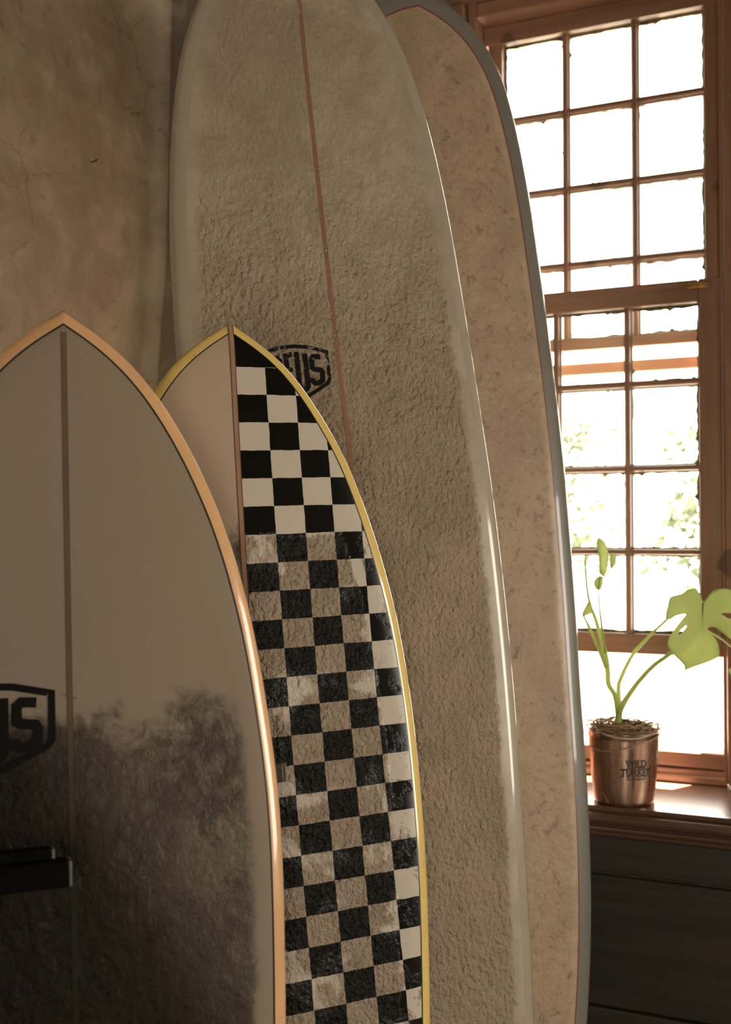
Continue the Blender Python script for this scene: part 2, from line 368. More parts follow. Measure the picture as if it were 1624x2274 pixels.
# ---- window sill with moulded front edge
def sill():
    prof = [(-.01, .800), (-.01, .836), (.318, .836), (.327, .835), (.333, .830), (.333, .8275), (.327, .826), (.327, .8235), (.350, .8225), (.357, .818), (.359, .811), (.357, .804), (.350, .7995),
            (.343, .798), (.343, .795), (.349, .793), (.351, .788), (.347, .783), (.341, .779), (.341, .770), (.325, .770), (.325, .795), (.02, .795)]
    bm = bmesh.new(); us = [-.76, 1.35]; rows = []
    for u in us: rows.append([bm.verts.new(L3(u, n, z)) for n, z in prof])
    L = len(prof)
    for i in range(L): bm.faces.new((rows[0][i], rows[0][(i + 1) % L], rows[1][(i + 1) % L], rows[1][i]))
    bm.faces.new(rows[0]); bm.faces.new(rows[1][::-1])
    # the deep board stays inside the splayed opening; only the front lip runs past it
    o = frombm('trim_1', bm, SILLW); o.matrix_world = RM; return tag(o, 'dark polished wooden window sill with a moulded front edge', kind='structure')
sill()

# ---- the sash window
WIN = empty('window_1', RM); tag(WIN, 'tall wooden sash window with small square panes', kind='structure')
def bar(name, a, b, m, parent, axis, fw=.011, bw=.022):
    """glazing bar: moulded section, wide at the glass and narrow in front. a,b (u,z) ends, n0 front, n1 back"""
    (u0, z0, u1, z1, nf, nb) = a
    prof = [(-bw / 2, nb), (-bw / 2, nb + (nf - nb) * .35), (-fw / 2 - .002, nb + (nf - nb) * .55), (-fw / 2, nf - .003), (-fw / 2 + .0025, nf),
            (fw / 2 - .0025, nf), (fw / 2, nf - .003), (fw / 2 + .002, nb + (nf - nb) * .55), (bw / 2, nb + (nf - nb) * .35), (bw / 2, nb)]
    bm = bmesh.new(); rows = []
    for (u, z) in ((u0, z0), (u1, z1)):
        rows.append([bm.verts.new(L3(u + (p if axis == 'v' else 0), n, z + (p if axis == 'h' else 0))) for p, n in prof])
    k = len(prof)
    for i in range(k): bm.faces.new((rows[0][i], rows[0][(i + 1) % k], rows[1][(i + 1) % k], rows[1][i]))
    bm.faces.new(rows[0]); bm.faces.new(rows[1][::-1])
    return frombm(name, bm, m, parent)
def sash(label, u0, u1, z0, z1, stile_l, stile_r, rail_b, rail_t, us, zs, nf, nb, edge):
    """u0..u1 / z0..z1 = glass opening; us, zs = bar centres"""
    E = empty('sash', None, WIN); E['label'] = label
    rbox('stile', (u0 - stile_l, nf, z0 - rail_b), (u0, nb, z1 + rail_t), WOODV, E, .003, 2)
    rbox('stile', (u1, nf, z0 - rail_b), (u1 + stile_r, nb, z1 + rail_t), WOODV, E, .003, 2)
    rbox('rail', (u0 + .0005, nf - .001, z1), (u1 - .0005, nb, z1 + rail_t), WOODH, E, .006, 3)
    rbox('rail', (u0 + .0005, nf - .001, z0 - rail_b), (u1 - .0005, nb, z0), WOODH, E, .003, 2)
    for u in us: bar('glazing_bar', (u, z0, u, z1, nf - .006, nb + .006), None, WOODV, E, 'v')
    U = [u0] + list(us) + [u1]; Z = [z0] + list(zs) + [z1]
    for z in zs:
        for a, b in zip(U, U[1:]):
            bar('glazing_bar', (a + (.006 if a != u0 else 0), z, b - (.006 if b != u1 else 0), z, nf - .009, nb + .006), None, WOODH, E, 'h')
    ng = nb + .010
    for i, (a, b) in enumerate(zip(U, U[1:])):
        for j, (c, d) in enumerate(zip(Z, Z[1:])):
            A = a + (.004 if a != u0 else 0); B = b - (.004 if b != u1 else 0); Cc = c + (.004 if c != z0 else 0); D = d - (.004 if d != z1 else 0)
            o = newmesh('pane', [L3(A, ng, Cc), L3(B, ng, Cc), L3(B, ng, D), L3(A, ng, D), L3(A, ng - .003, Cc), L3(B, ng - .003, Cc), L3(B, ng - .003, D), L3(A, ng - .003, D)],
                        [(0, 1, 2, 3), (7, 6, 5, 4), (0, 4, 5, 1), (1, 5, 6, 2), (2, 6, 7, 3), (3, 7, 4, 0)], GLASS, E)
            # ragged putty bead outside the glass
            rnd = random.Random(int(i * 31 + j * 7 + z0 * 1000)); m_ = 22; vi = []; vo = []
            ea = A - .002 + (.011 if a == u0 else .008); eb = B + .002 - (.011 if b == u1 else .008); ec = Cc + .008; ed = D - .008
            cx, cy = (A + B) / 2, (Cc + D) / 2
            per = []
            for k in range(m_): per.append((ea + (eb - ea) * k / m_, ec))
            for k in range(m_): per.append((eb, ec + (ed - ec) * k / m_))
            for k in range(m_): per.append((eb - (eb - ea) * k / m_, ed))
            for k in range(m_): per.append((ea, ed - (ed - ec) * k / m_))
            s = 0
            for k, (x, z) in enumerate(per):
                s = .7 * s + .3 * rnd.uniform(-.008, .006); big = .006 if rnd.random() < .02 else 0
                f = max(0, .0025 + s + big); dx = (1 if x < cx else -1) * (abs(x - ea) < 1e-6 or abs(x - eb) < 1e-6); dz = (1 if z < cy else -1) * (abs(z - ec) < 1e-6 or abs(z - ed) < 1e-6)
                vi.append((x + dx * f - dx * .003, z + dz * f - dz * .003))
                vo.append((A - .002 if x <= ea + 1e-6 else (B + .002 if x >= eb - 1e-6 else x), Cc - .002 if z <= ec + 1e-6 else (D + .002 if z >= ed - 1e-6 else z)))
            K = len(per); vs = []
            for (x, z) in vi: vs.append(L3(x, ng - .0032, z))
            for (x, z) in vo: vs.append(L3(x, ng - .0032, z))
            for (x, z) in vi: vs.append(L3(x, ng - .006, z))
            for (x, z) in vo: vs.append(L3(x, ng - .0095, z))
            fs = []
            for k in range(K):
                l = (k + 1) % K
                fs += [(k, l, K + l, K + k), (2 * K + k, 3 * K + k, 3 * K + l, 2 * K + l), (k, 2 * K + k, 2 * K + l, l)]
            newmesh('putty', vs, fs, PUTTY, E)
    return E
sash('outer upper sash', -.445, .095, 1.989, 2.829, .040, .038, .033, .052, (-.269, -.083), (2.192, 2.402, 2.615), -.048, -.083, 0)
S2 = sash('inner lower sash, slid part way up', -.468, .083, 1.204, 2.051, .030, .053, .052, .058, (-.285, -.097), (1.415, 1.631, 1.850), 0.0, -.038, 0)
# brass sash fastener on the meeting rail
bm = bmesh.new(); bx(bm, L3(.058, .012, 2.083), L3(.113, -.004, 2.0975), .002); bx(bm, L3(.066, .016, 2.086), L3(.078, .008, 2.095), .002); bx(bm, L3(.090, .018, 2.085), L3(.097, .008, 2.096), .002)
fa = frombm('fastener', bm, BRASS, S2); fa['label'] = 'small brass sash fastener'
# window frame: jambs, head, bottom sill rail with mouldings
FRM = empty('frame', None, WIN)
rbox('jamb', (.1365, .004, .84), (.1445, -.11, 2.885), WOODV, FRM, .001)
rbox('jamb', (.147, .020, .84), (.212, -.12, 2.93), WOODV, FRM, .004, 2)
rbox('jamb', (-.523, .020, .84), (-.4985, -.12, 2.93), WOODV, FRM, .004, 2)
rbox('head', (-.4985, .020, 2.884), (.147, -.12, 2.925), WOODH, FRM, .003)
rbox('head', (-.4985, -.046, 2.83), (.1365, -.12, 2.8835), WOODH, FRM, .002).hide_render = False
rbox('bottom_rail', (-.4985, .0, .870), (.1465, -.13, .913), WOODH, FRM, .008, 3)
rbox('bottom_rail', (-.4985, .010, .836), (.1465, -.10, .869), WOODH, FRM, .004, 2)
rbox('moulding', (-.4985, .020, .8365), (.1465, .008, .856), WOODH, FRM, .005, 3)
rbox('reflection_bar', (-.49, -.088, 1.895), (.13, -.112, 1.928), WOODH, FRM, .002)  # solid bar drawn for the meeting rail's reflection
rbox('parting_bead', (.132, -.040, 2.113), (.1363, -.046, 2.87), WOODV, FRM, .001)
# wooden soffit lining above the window
rbox('soffit', (-.56, .10, 2.928), (.25, -.01, 2.95), WOODH, FRM, .003)
rbox('post', (-.558, .045, .84), (-.526, -.0, 2.92), WOODV, FRM, .003)

# ------------------------------------------------------------ surfboards
def outline(pts, rounded, M=190, smooth=5):
    """pts: (half width, distance from nose) on one side, nose to tail, both ends on the centre line"""
    P = [np.array(p, float) for p in pts]
    g0 = np.array([-P[1][0], P[1][1]]) if rounded else 2 * P[0] - P[1]
    g1 = np.array([-P[-2][0], P[-2][1]])
    A = [g0] + P + [g1]; out = []
    for i in range(1, len(A) - 2):
        p0, p1, p2, p3 = A[i - 1:i + 3]
        d1, d2, d3 = [max(np.linalg.norm(b - a), 1e-6) ** .5 for a, b in ((p0, p1), (p1, p2), (p2, p3))]
        t0, t1, t2, t3 = 0, d1, d1 + d2, d1 + d2 + d3
        for s in np.linspace(t1, t2, 24, endpoint=False):
            a1 = (t1 - s) / (t1 - t0) * p0 + (s - t0) / (t1 - t0) * p1; a2 = (t2 - s) / (t2 - t1) * p1 + (s - t1) / (t2 - t1) * p2
            a3 = (t3 - s) / (t3 - t2) * p2 + (s - t2) / (t3 - t2) * p3
            b1 = (t2 - s) / (t2 - t0) * a1 + (s - t0) / (t2 - t0) * a2; b2 = (t3 - s) / (t3 - t1) * a2 + (s - t1) / (t3 - t1) * a3
            out.append((t2 - s) / (t2 - t1) * b1 + (s - t1) / (t2 - t1) * b2)
    out.append(P[-1]); Q = resample(np.array(out), M, 1.0)
    for _ in range(smooth * 6):
        Q[1:-1] = Q[1:-1] * .5 + (Q[:-2] + Q[2:]) * .25
    return resample(Q, M, 1.6)
def resample(Q, M, power=1.0):
    s = np.concatenate([[0], np.cumsum(np.linalg.norm(np.diff(Q, axis=0), axis=1))]); x = np.linspace(0, 1, M)
    if power != 1.0: x = .35 * x + .65 * x ** power           # denser near the nose
    x = x * s[-1]
    return np.stack([np.interp(x, s, Q[:, 0]), np.interp(x, s, Q[:, 1])], 1)
def offset(Q, d, K=1.0):
    if d <= 0: return Q.copy()
    T = np.gradient(Q, axis=0); T /= np.linalg.norm(T, axis=1)[:, None] + 1e-12
    O = Q + (d * K)[:, None] * np.stack([-T[:, 1], T[:, 0]], 1)
    ok = O[:, 0] > 0; mid = len(O) // 2; a = mid
    while a > 0 and ok[a - 1]: a -= 1
    b = mid
    while b < len(O) - 1 and ok[b + 1]: b += 1
    S = [];
    if a > 0:
        p, q = O[a - 1], O[a]; f = q[0] / (q[0] - p[0] + 1e-12); S.append(q + (p - q) * f)
    else: S.append(np.array([0, O[0][1]]))
    S += list(O[a:b + 1])
    if b < len(O) - 1:
        p, q = O[b + 1], O[b]; f = q[0] / (q[0] - p[0] + 1e-12); S.append(q + (p - q) * f)
    else: S.append(np.array([0, O[-1][1]]))
    S = np.array(S); S[0, 0] = 0; S[-1, 0] = 0
    return resample(S, len(Q), 1.6)
class Board:
    def __init__(s, name, label, group, O, U, V, Nn, rock, pts, rounded, bands, thick=.058, crown=.10):
        s.bk = bands or (1.0, 1.0)
        s.rock = rock; s.Q = outline(pts, rounded); s.tail = pts[-1][1]; s.nose = pts[0][1]; s.thick = thick; s.crown = crown
        U, V, Nn = Vector(U), Vector(V), Vector(Nn)
        mw = Matrix(((U.x, -Nn.x, V.x, O[0]), (U.y, -Nn.y, V.y, O[1]), (U.z, -Nn.z, V.z, O[2]), (0, 0, 0, 1)))
        s.mw = mw; s.root = empty(name, mw); tag(s.root, label, 'surfboard', group)
        s.dense = s.Q
    def nrock(s, t):
        a, c = s.rock; v = -t
        tail = .03 * np.maximum((t - (s.tail - .6)) / .6, 0) ** 2 * .6
        return a * np.maximum(v + c, 0) ** 2 - a * c * c + tail
    def H(s, t): return .010 + .012 * np.clip((t - max(s.nose, 0)) / .5, 0, 1) - .008 * np.clip((t - (s.tail - .5)) / .5, 0, 1)
    def deck(s, u, t, d):
        g = np.sqrt(np.clip(1 - (1 - np.clip(d / .05, 0, 1)) ** 2.2, 0, 1))
        return s.nrock(t) - s.H(t) * (1 - g) - s.crown * u * u * np.clip(d / .05, 0, 1)
    def bot(s, u, t, d):
        B = (s.thick - .022) * (.25 + .75 * np.clip((t - s.nose) / .6, 0, 1) ** .7) * (.3 + .7 * np.clip((s.tail - t) / .6, 0, 1) ** .7)
        g = np.sqrt(np.clip(1 - (1 - np.clip(d / .06, 0, 1)) ** 2, 0, 1))
        return s.nrock(t) - s.H(t) - B * g
    def dist(s, u, t):
        q = s.Q; a = q[:-1]; b = q[1:]; p = np.array([abs(u), t]); ab = b - a; f = np.clip(((p - a) * ab).sum(1) / ((ab * ab).sum(1) + 1e-12), 0, 1)
        return float(np.min(np.linalg.norm(a + ab * f[:, None] - p, axis=1)))
    def grid(s, name, cols, m, side, fn, label=None, flip=False):
        """cols: list of (curve Mx2, d array)"""
        vs = []; fs = []; ed = []; M = len(s.Q); K = len(cols)
        for (cv, d) in cols:
            for i in range(M):
                u, t = cv[i]; dd = d[i] if hasattr(d, '__len__') else d
                vs.append((side * u, -float(fn(u, t, dd)), -t)); ed.append(dd)
        for k in range(K - 1):
            for i in range(M - 1):
                f = (k * M + i, k * M + i + 1, (k + 1) * M + i + 1, (k + 1) * M + i)
                if (side > 0) == flip: f = f[::-1]
                fs.append(f)
        return vs, fs, ed
    def part(s, name, pieces, m, label=None):
        vs = []; fs = []; ed = []
        for (v, f, e) in pieces:
            o = len(vs); vs += v; ed += e; fs += [tuple(x + o for x in q) for q in f]
        bm = bmesh.new(); lay = bm.verts.layers.float.new('edge_d'); bv = []
        for v, e in zip(vs, ed):
            x = bm.verts.new(v); x[lay] = e; bv.append(x)
        for f in fs:
            try: bm.faces.new([bv[i] for i in f])
            except Exception: pass
        bmesh.ops.remove_doubles(bm, verts=bm.verts, dist=.00008)
        me = bpy.data.meshes.new(name); bm.to_mesh(me); bm.free()
        ob = bpy.data.objects.new(name, me); COL.objects.link(ob); me.materials.append(m)
        me.polygons.foreach_set('use_smooth', [True] * len(me.polygons)); ob.parent = s.root
        if label: ob['label'] = label
        return ob
    def K(s, t): return s.bk[0] + (s.bk[1] - s.bk[0]) * np.clip((t - max(s.nose, 0)) / .35, 0, 1)
    def cols(s, d0, d1, n):
        o = []
        for d in np.linspace(d0, d1, n):
            c = offset(s.Q, d, s.K(s.Q[:, 1])); o.append((c, d * s.K(c[:, 1])))
        return o
    def inner(s, d0, n=10):
        c = offset(s.Q, d0, s.K(s.Q[:, 1])); out = []; d0 = d0 * s.K(c[:, 1])
        for f in np.linspace(0, 1, n):
            cv = c.copy(); cv[:, 0] *= (1 - f)
            out.append((cv, np.minimum(d0 + c[:, 0] * f, .3)))
        return out
    def both(s, cols, fn, flip=False): return [s.grid('', cols, None, 1, fn, flip=flip), s.grid('', cols, None, -1, fn, flip=flip)]
    def strip(s, name, half, t0, t1, m, lift=.0005, label=None):
        ts = np.linspace(t0, t1, 160); vs = []; fs = []
        for t in ts:
            n = float(s.deck(0, t, s.dist(0, t))) + lift
            for u in (-half, -half * .5, half * .5, half): vs.append((u, -n, -t))
        for i in range(len(ts) - 1):
            for k in range(3): fs.append((4 * i + k, 4 * i + k + 1, 4 * i + k + 5, 4 * i + k + 4))
        o = newmesh(name, vs, fs, m, s.root, True)
        if label: o['label'] = label
        return o
    def strokes(s, name, strokes, m, cx, cz, sx, sz, lift=.0008, label=None):
        """emblem drawn as ribbons laid on the deck; strokes = (points, width, closed)"""
        vs = []; fs = []
        for li, (pts, wd, closed) in enumerate(strokes):
            P = [np.array(p, float) * (sx, sz) for p in pts]
            n = len(P); seg = n if closed else n - 1
            L = [];
            for i in range(n):
                a = P[(i - 1) % n] if (closed or i > 0) else None; b = P[i]; c = P[(i + 1) % n] if (closed or i < n - 1) else None
                d1 = (b - a) / np.linalg.norm(b - a) if a is not None else None; d2 = (c - b) / np.linalg.norm(c - b) if c is not None else None
                if d1 is None: nn = np.array([-d2[1], d2[0]]); k = 1
                elif d2 is None: nn = np.array([-d1[1], d1[0]]); k = 1
                else:
                    n1 = np.array([-d1[1], d1[0]]); n2 = np.array([-d2[1], d2[0]]); nn = n1 + n2; nn /= np.linalg.norm(nn); k = 1 / max(.45, float(nn @ n1))
                L.append((b + nn * wd * sx / 2 * k, b - nn * wd * sx / 2 * k))
            for i in range(seg):
                (a0, a1), (b0, b1) = L[i], L[(i + 1) % n]; K = max(1, int(np.linalg.norm(P[(i + 1) % n] - P[i]) / .006)); base = len(vs)
                for k in range(K + 1):
                    f = k / K
                    for q in (a0 + (b0 - a0) * f, a1 + (b1 - a1) * f):
                        u, v = cx + q[0], cz + q[1]; vs.append((u, -(float(s.deck(abs(u), -v, s.dist(u, -v))) + lift + .00003 * li), v))
                for k in range(K): fs.append((base + 2 * k, base + 2 * k + 1, base + 2 * k + 3, base + 2 * k + 2))
        o = newmesh(name, vs, fs, m, s.root, True)
        if label: o['label'] = label
        return o
# emblem: shield with four condensed letters, unit half-width 1
SH = [(0, .80), (.45, .76), (1.0, .60), (1.0, -.28), (.93, -.40), (.5, -.66), (0, -.92), (-.5, -.66), (-.93, -.40), (-1.0, -.28), (-1.0, .60), (-.45, .76)]
def letters():
    W_ = .155
    Dl = ([(-.72, .40), (-.58, .43), (-.50, .34), (-.50, -.16), (-.56, -.27), (-.72, -.20)], W_, True)
    El = [([(-.10, .54), (-.30, .50), (-.30, -.42), (-.10, -.50)], W_, False), ([(-.28, .06), (-.13, .06)], W_ * .8, False)]
    Ul = ([(.04, .62), (.04, -.50), (.10, -.62), (.22, -.58), (.30, -.48), (.30, .56)], W_, False)
    Sl = ([(.78, .44), (.56, .46), (.49, .38), (.49, .10), (.56, .05), (.76, .02), (.80, -.06), (.78, -.30), (.66, -.38), (.54, -.40), (.46, -.32), (.46, -.22)], W_, False)
    return [(SH, .11, True), Dl] + El + [Ul, Sl]

INK = m_worn('emblem_ink', (.006, .005, .004), wear=.62)
INKW = m_worn('worn_emblem_ink', (.006, .005, .004), wear=.515, sc=75)
PIN = simple('black_pinline', (.012, .010, .008), .3)
FOAM = m_resin('pale_glassed_foam', (.50, .43, .34))

# ---- orange-railed board, nearest
B = Board('surfboard', 'pointed surfboard with an orange rail band, nearest on the left', 'surfboards standing in the rack',
    (-.3794, 1.35, 1.7312), (.9434, .3311, .0171), (-.0557, .1074, .9927), (.3269, -.9375, .1197), (.05, .6),
    [(0, -.008), (.0208, .0033), (.0425, .0178), (.0644, .0356), (.0887, .0588), (.1108, .0857), (.133, .1199), (.1552, .1589), (.1752, .2006), (.1928, .2425), (.2082, .2868), (.2236, .3441),
     (.2365, .4043), (.2455, .4633), (.2525, .5219), (.2586, .5801), (.2617, .6376), (.2625, .6944), (.2618, .7504), (.2602, .8058), (.257, .9004), (.247, 1.05), (.23, 1.2), (.205, 1.35), (.175, 1.5), (.15, 1.6), (.115, 1.70), (.07, 1.733), (0, 1.738)], False, (.95, 1.08))
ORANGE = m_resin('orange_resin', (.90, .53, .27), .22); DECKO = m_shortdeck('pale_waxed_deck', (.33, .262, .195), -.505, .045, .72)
B.part('rail_band', B.both(B.cols(0, .0165, 9), B.deck) + B.both(B.cols(0, .05, 8), B.bot, True), ORANGE, 'orange resin rail band')
B.part('pinline', B.both(B.cols(.0165, .0190, 2), B.deck), PIN, 'thin black pinline')
B.part('deck', B.both(B.cols(.0190, .05, 5) + B.inner(.05, 14)[1:], B.deck), DECKO, 'pale deck, dirty with wax lower down, shade painted in at lower left')
B.part('bottom', B.both(B.inner(.05, 8), B.bot, True), FOAM)
B.strip('stringer', .0036, .022, 1.7, m_stringer('dark_stringer_wood', (.20, .135, .09), (.15, .09, .06), .0036, -.42), label='thin dark wooden stringer')
B.strokes('emblem', letters(), INK, -.1005, -.506, .079, .062, label='black shield emblem with block letters')
BO = B
# ---- yellow-railed checkered board
B = Board('surfboard', 'pointed surfboard with a yellow rail band and black and white checkered panel', 'surfboards standing in the rack',
    (-.1986, 1.59, 1.7625), (.9262, .3756, .0335), (-.0795, .1077, .991), (.3686, -.9205, .1296), (.05, .6),
    [(0, -.009), (.0343, .0112), (.0640, .0310), (.0887, .0539), (.1103, .0824), (.1297, .1132), (.1639, .1705), (.1868, .2242), (.2051, .2801), (.2194, .3271), (.2341, .3909), (.2468, .4603),
     (.2550, .5407), (.2590, .6228), (.2600, .6863), (.26, .744), (.2588, .8148), (.2557, .8706), (.2519, .9259), (.2432, 1.0399), (.23, 1.17), (.21, 1.32), (.185, 1.47), (.16, 1.6), (.12, 1.72), (.07, 1.765), (0, 1.772)], False, (.86, 1.18))
YEL = m_resin('yellow_resin', (.90, .66, .22), dirty=.8); DECKY = m_shortdeck('cream_deck', (.50, .385, .275), -.33, .05, .55)
B.part('rail_band', B.both(B.cols(0, .0150, 9), B.deck) + B.both(B.cols(0, .05, 8), B.bot, True), YEL, 'yellow resin rail band with scuffs')
B.part('pinline', B.both(B.cols(.0150, .0170, 2), B.deck), PIN, 'thin black pinline')
dc = B.cols(.0170, .05, 5) + B.inner(.05, 14)[1:]
B.part('deck', [B.grid('', dc, None, -1, B.deck)], DECKY, 'plain cream half of the deck')
B.part('checkered_panel', [B.grid('', dc, None, 1, B.deck)], m_checker(), 'black and white checkered half of the deck')
B.part('bottom', B.both(B.inner(.05, 8), B.bot, True), FOAM)
B.strip('stringer', .0043, -.0055, 1.7, m_stringer('red_brown_stringer_wood', (.44, .28, .18), (.16, .06, .035), .0043), label='red-brown wooden stringer')
BY = B
# ---- big pale longboard
B = Board('surfboard', 'large pale waxed longboard with a reddish stringer and worn shield emblem', 'surfboards standing in the rack',
    (-.1245, 2.0, 2.4581), (.9005, .4255, .0896), (-.1234, .0526, .991), (.4169, -.9034, .0998), (.03, .9),
    [(0, -.150), (.06, -.136), (.115, -.095), (.155, -.045), (.1685, -.0267), (.2014, .023), (.2366, .1161), (.2656, .2497), (.2859, .4112), (.2975, .6111), (.3030, .7745), (.3063, .9191), (.3035, 1.1327), (.2935, 1.3497),
     (.2810, 1.5199), (.2673, 1.6871), (.2490, 1.8905), (.2401, 1.9493), (.225, 2.08), (.20, 2.22), (.165, 2.35), (.12, 2.44), (.06, 2.472), (0, 2.476)], True, None, .07, .13)
LDECK = m_longdeck('waxed_longboard_deck', (.47, .39, .30), (.42, .32, .222), (.17, .13, .095), .046, -.25, 1.0, 112, .30)
LRAIL = m_resin('glossy_longboard_rail', (.45, .385, .295), .18)
B.part('rail', B.both(B.cols(0, .028, 9), B.deck) + B.both(B.cols(0, .055, 8), B.bot, True), LRAIL, 'glossy bare rail')
B.part('deck', B.both(B.cols(.028, .055, 4) + B.inner(.055, 16)[1:], B.deck), LDECK, 'deck covered in lumpy wax')
B.part('bottom', B.both(B.inner(.055, 8), B.bot, True), FOAM)
B.strip('stringer', .0042, -.14, 2.4, m_worn('faint_red_stringer', (.30, .155, .10), .545, 38), label='thin reddish stringer showing through the wax')
B.strokes('emblem', letters(), INKW, -.0845, -.7025, .0620, .0580, label='worn black shield emblem with block letters')
BL = B
# ---- round-nosed board by the window
B = Board('surfboard', 'round-nosed longboard with grey rails and a thin red line, nearest the window', 'surfboards standing in the rack',
    (.1125, 2.3, 2.6289), (.9103, .4109, .0498), (-.0782, .0525, .9956), (.4065, -.9102, .0799), (.03, .9),
    [(0, -.018), (.040, -.010), (.0734, .0045), (.0999, .0174), (.1251, .0335), (.1514, .0570), (.1761, .0903), (.2039, .1371), (.2295, .2162), (.2434, .2924), (.2600, .3926), (.2710, .5048), (.2790, .6203), (.2850, .7219), (.2905, .8451), (.2945, .9976),
     (.2945, 1.0989), (.2920, 1.2495), (.2888, 1.3986), (.2844, 1.4968), (.2817, 1.5945), (.279, 1.6915), (.2745, 1.7876), (.2645, 1.9295), (.2479, 2.0683), (.2329, 2.1588), (.2185, 2.2244), (.18, 2.37), (.14, 2.50), (.09, 2.60), (.04, 2.635), (0, 2.638)], True, (1.12, 1.0), .066, .10)
BDECK = m_longdeck('tan_speckled_deck', (.50, .38, .25), (.43, .31, .20), (.17, .12, .08), .055, .2, .35, 75, .70, .55, 1.7)
GREY = m_resin('grey_rail_resin', (.21, .195, .165), .38)
REDL = simple('red_line_resin', (.22, .035, .03), .35)
# the band is wider round the nose than along the sides
B.part('rail_band', B.both(B.cols(0, .0405, 10), B.deck) + B.both(B.cols(0, .055, 8), B.bot, True), GREY, 'grey resin rail band')
B.part('pinline', B.both(B.cols(.0405, .0435, 2), B.deck), REDL, 'thin red line')
B.part('deck', B.both(B.cols(.0435, .055, 4) + B.inner(.055, 16)[1:], B.deck), BDECK, 'tan deck speckled with dirt')
B.part('bottom', B.both(B.inner(.055, 8), B.bot, True), FOAM)
BB = B

# ---- added unseen beam behind the viewpoint, darkens the tops of the boards
bm_ = rbox('light_block_beam', (UL + .08, 3.35, 1.85), (UR - .02, 3.55, HT - .01), PLASTER2, None, .01); tag(bm_, 'added unseen beam behind the viewpoint, shades the tops of the boards', kind='structure')
# ---- added unseen block behind the viewpoint, keeps the doorway light off the foot of the nearest board
ct = empty('light_blocker', RM @ Matrix.Translation((-.35, -3.42, 0))); tag(ct, 'added unseen block behind the viewpoint, shades the nearest board', 'light_blocker')
box('blocker_body', (-.60, -.24, 0), (.60, .24, 1.27), DARKW, ct, .01); box('blocker_top', (-.64, -.28, 1.271), (.64, .28, 1.31), SILLW, ct, .008, 2)

# ---- rack: post at the left, padded arms reaching between the boards
PAD = simple('black_foam_pad', (.004, .004, .0035), .85, .3, 80, spec=.1); STEEL = simple('pale_arm_end', (.17, .155, .125), .5, .1, 60); ARMW = m_wood('arm_wood', (.05, .03, .018), (.09, .055, .03), (.05, 1, 1), .5)
rk = empty('surfboard_rack', Matrix.Translation((-1.02, 1.30, 0))); tag(rk, 'dark surfboard rack whose padded arms reach in from the left between the boards', 'rack')
RKI = Matrix.Translation((1.02, -1.30, 0))
def arm(bd, u0, u1, v0, v1, n0, n1, wood=False):
    bm = bmesh.new(); bx(bm, (u0, -n0, v0), (u1 - .0035, -n1, v1), .0025, 2)
    bmesh.ops.transform(bm, matrix=RKI @ bd.mw, verts=bm.verts); a = frombm('arm', bm, ARMW if wood else PAD, rk)
    bm = bmesh.new(); bx(bm, (u1 - .0034, -n0 + .0002, v0 + .0006), (u1, -n1 - .0002, v1 - .0006), .0008); bmesh.ops.transform(bm, matrix=RKI @ bd.mw, verts=bm.verts); e = frombm('end_cap', bm, STEEL, a)
    e['label'] = 'pale end cap of the arm'
    return a
arm(BO, -.62, -.006, -.684, -.655, .018, .055); arm(BO, -.62, -.024, -.653, -.641, .018, .046)
arm(BY, -.72, .026, -.6585, -.632, .012, .040, True)
arm(BL, -.80, -.08, -1.36, -1.33, .016, .05, True)
arm(BB, -.98, -.1, -1.52, -1.49, .016, .05, True)
bm = bmesh.new(); bx(bm, (-.04, -.06, 0), (.04, .02, 1.55), .004); 
frombm('post', bm, ARMW, rk)
bm = bmesh.new(); bx(bm, (-.035, .02, 1.04), (.035, .72, 1.12), .004); frombm('crossbar', bm, ARMW, rk)

# ------------------------------------------------------------ potted plant on the sill
PX, PY, PZ = .605, 2.545, .8365
POT = empty('potted_plant', Matrix.Translation((PX, PY, PZ))); tag(POT, 'leafy green potted plant in a copper-coloured metal bucket on the window sill', 'plant')
def m_copper():
    k = N('brushed_copper'); v = k.coord((1, 1, .02)); g = k.noise(160, 4, .6, 0, v)
    c = k.mix(g, (.58, .36, .26), (.72, .48, .36))
    k.bsdf(Base_Color=c, Metallic=1.0, Roughness=k.ss(g, .3, .7, .24, .38), Normal=k.bump(g, .05, .0005)); return k.m
COPPER = m_copper()
def lathe(name, prof, m, parent, seg=64, smooth=True):
    vs = []; fs = []
    for r, z in prof:
        for k in range(seg): a = 2 * math.pi * k / seg; vs.append((r * math.cos(a), r * math.sin(a), z))
    for i in range(len(prof) - 1):
        for k in range(seg): fs.append((i * seg + k, i * seg + (k + 1) % seg, (i + 1) * seg + (k + 1) % seg, (i + 1) * seg + k))
    fs.append(tuple(range(seg))[::-1]); fs.append(tuple(range((len(prof) - 1) * seg, len(prof) * seg)))
    return newmesh(name, vs, fs, m, parent, smooth)
def rad(z): return .0695 + .0135 * z / .165
prof = [(.0600, .0005), (.0650, .0012), (.0685, .0045), (.0697, .010)] + [(rad(z), z) for z in (.03, .06, .09, .12, .15)] + [(rad(.163), .163), (.0848, .1645), (.0848, .1665), (.0822, .1668), (.0805, .160), (.079, .140), (.070, .135)]
lathe('bucket', prof, COPPER, POT)
SOIL = simple('dark_soil', (.05, .035, .022), .95, .5, 60, bump=.6)
vs = [(0, 0, .149)]; fs = []
for j in range(1, 7):
    for k in range(32):
        a = 2 * math.pi * k / 32; r = .0785 * j / 6; vs.append((r * math.cos(a), r * math.sin(a), .149 - .002 * j / 6 + random.uniform(-.003, .003)))
for k in range(32): fs.append((0, 1 + k, 1 + (k + 1) % 32))
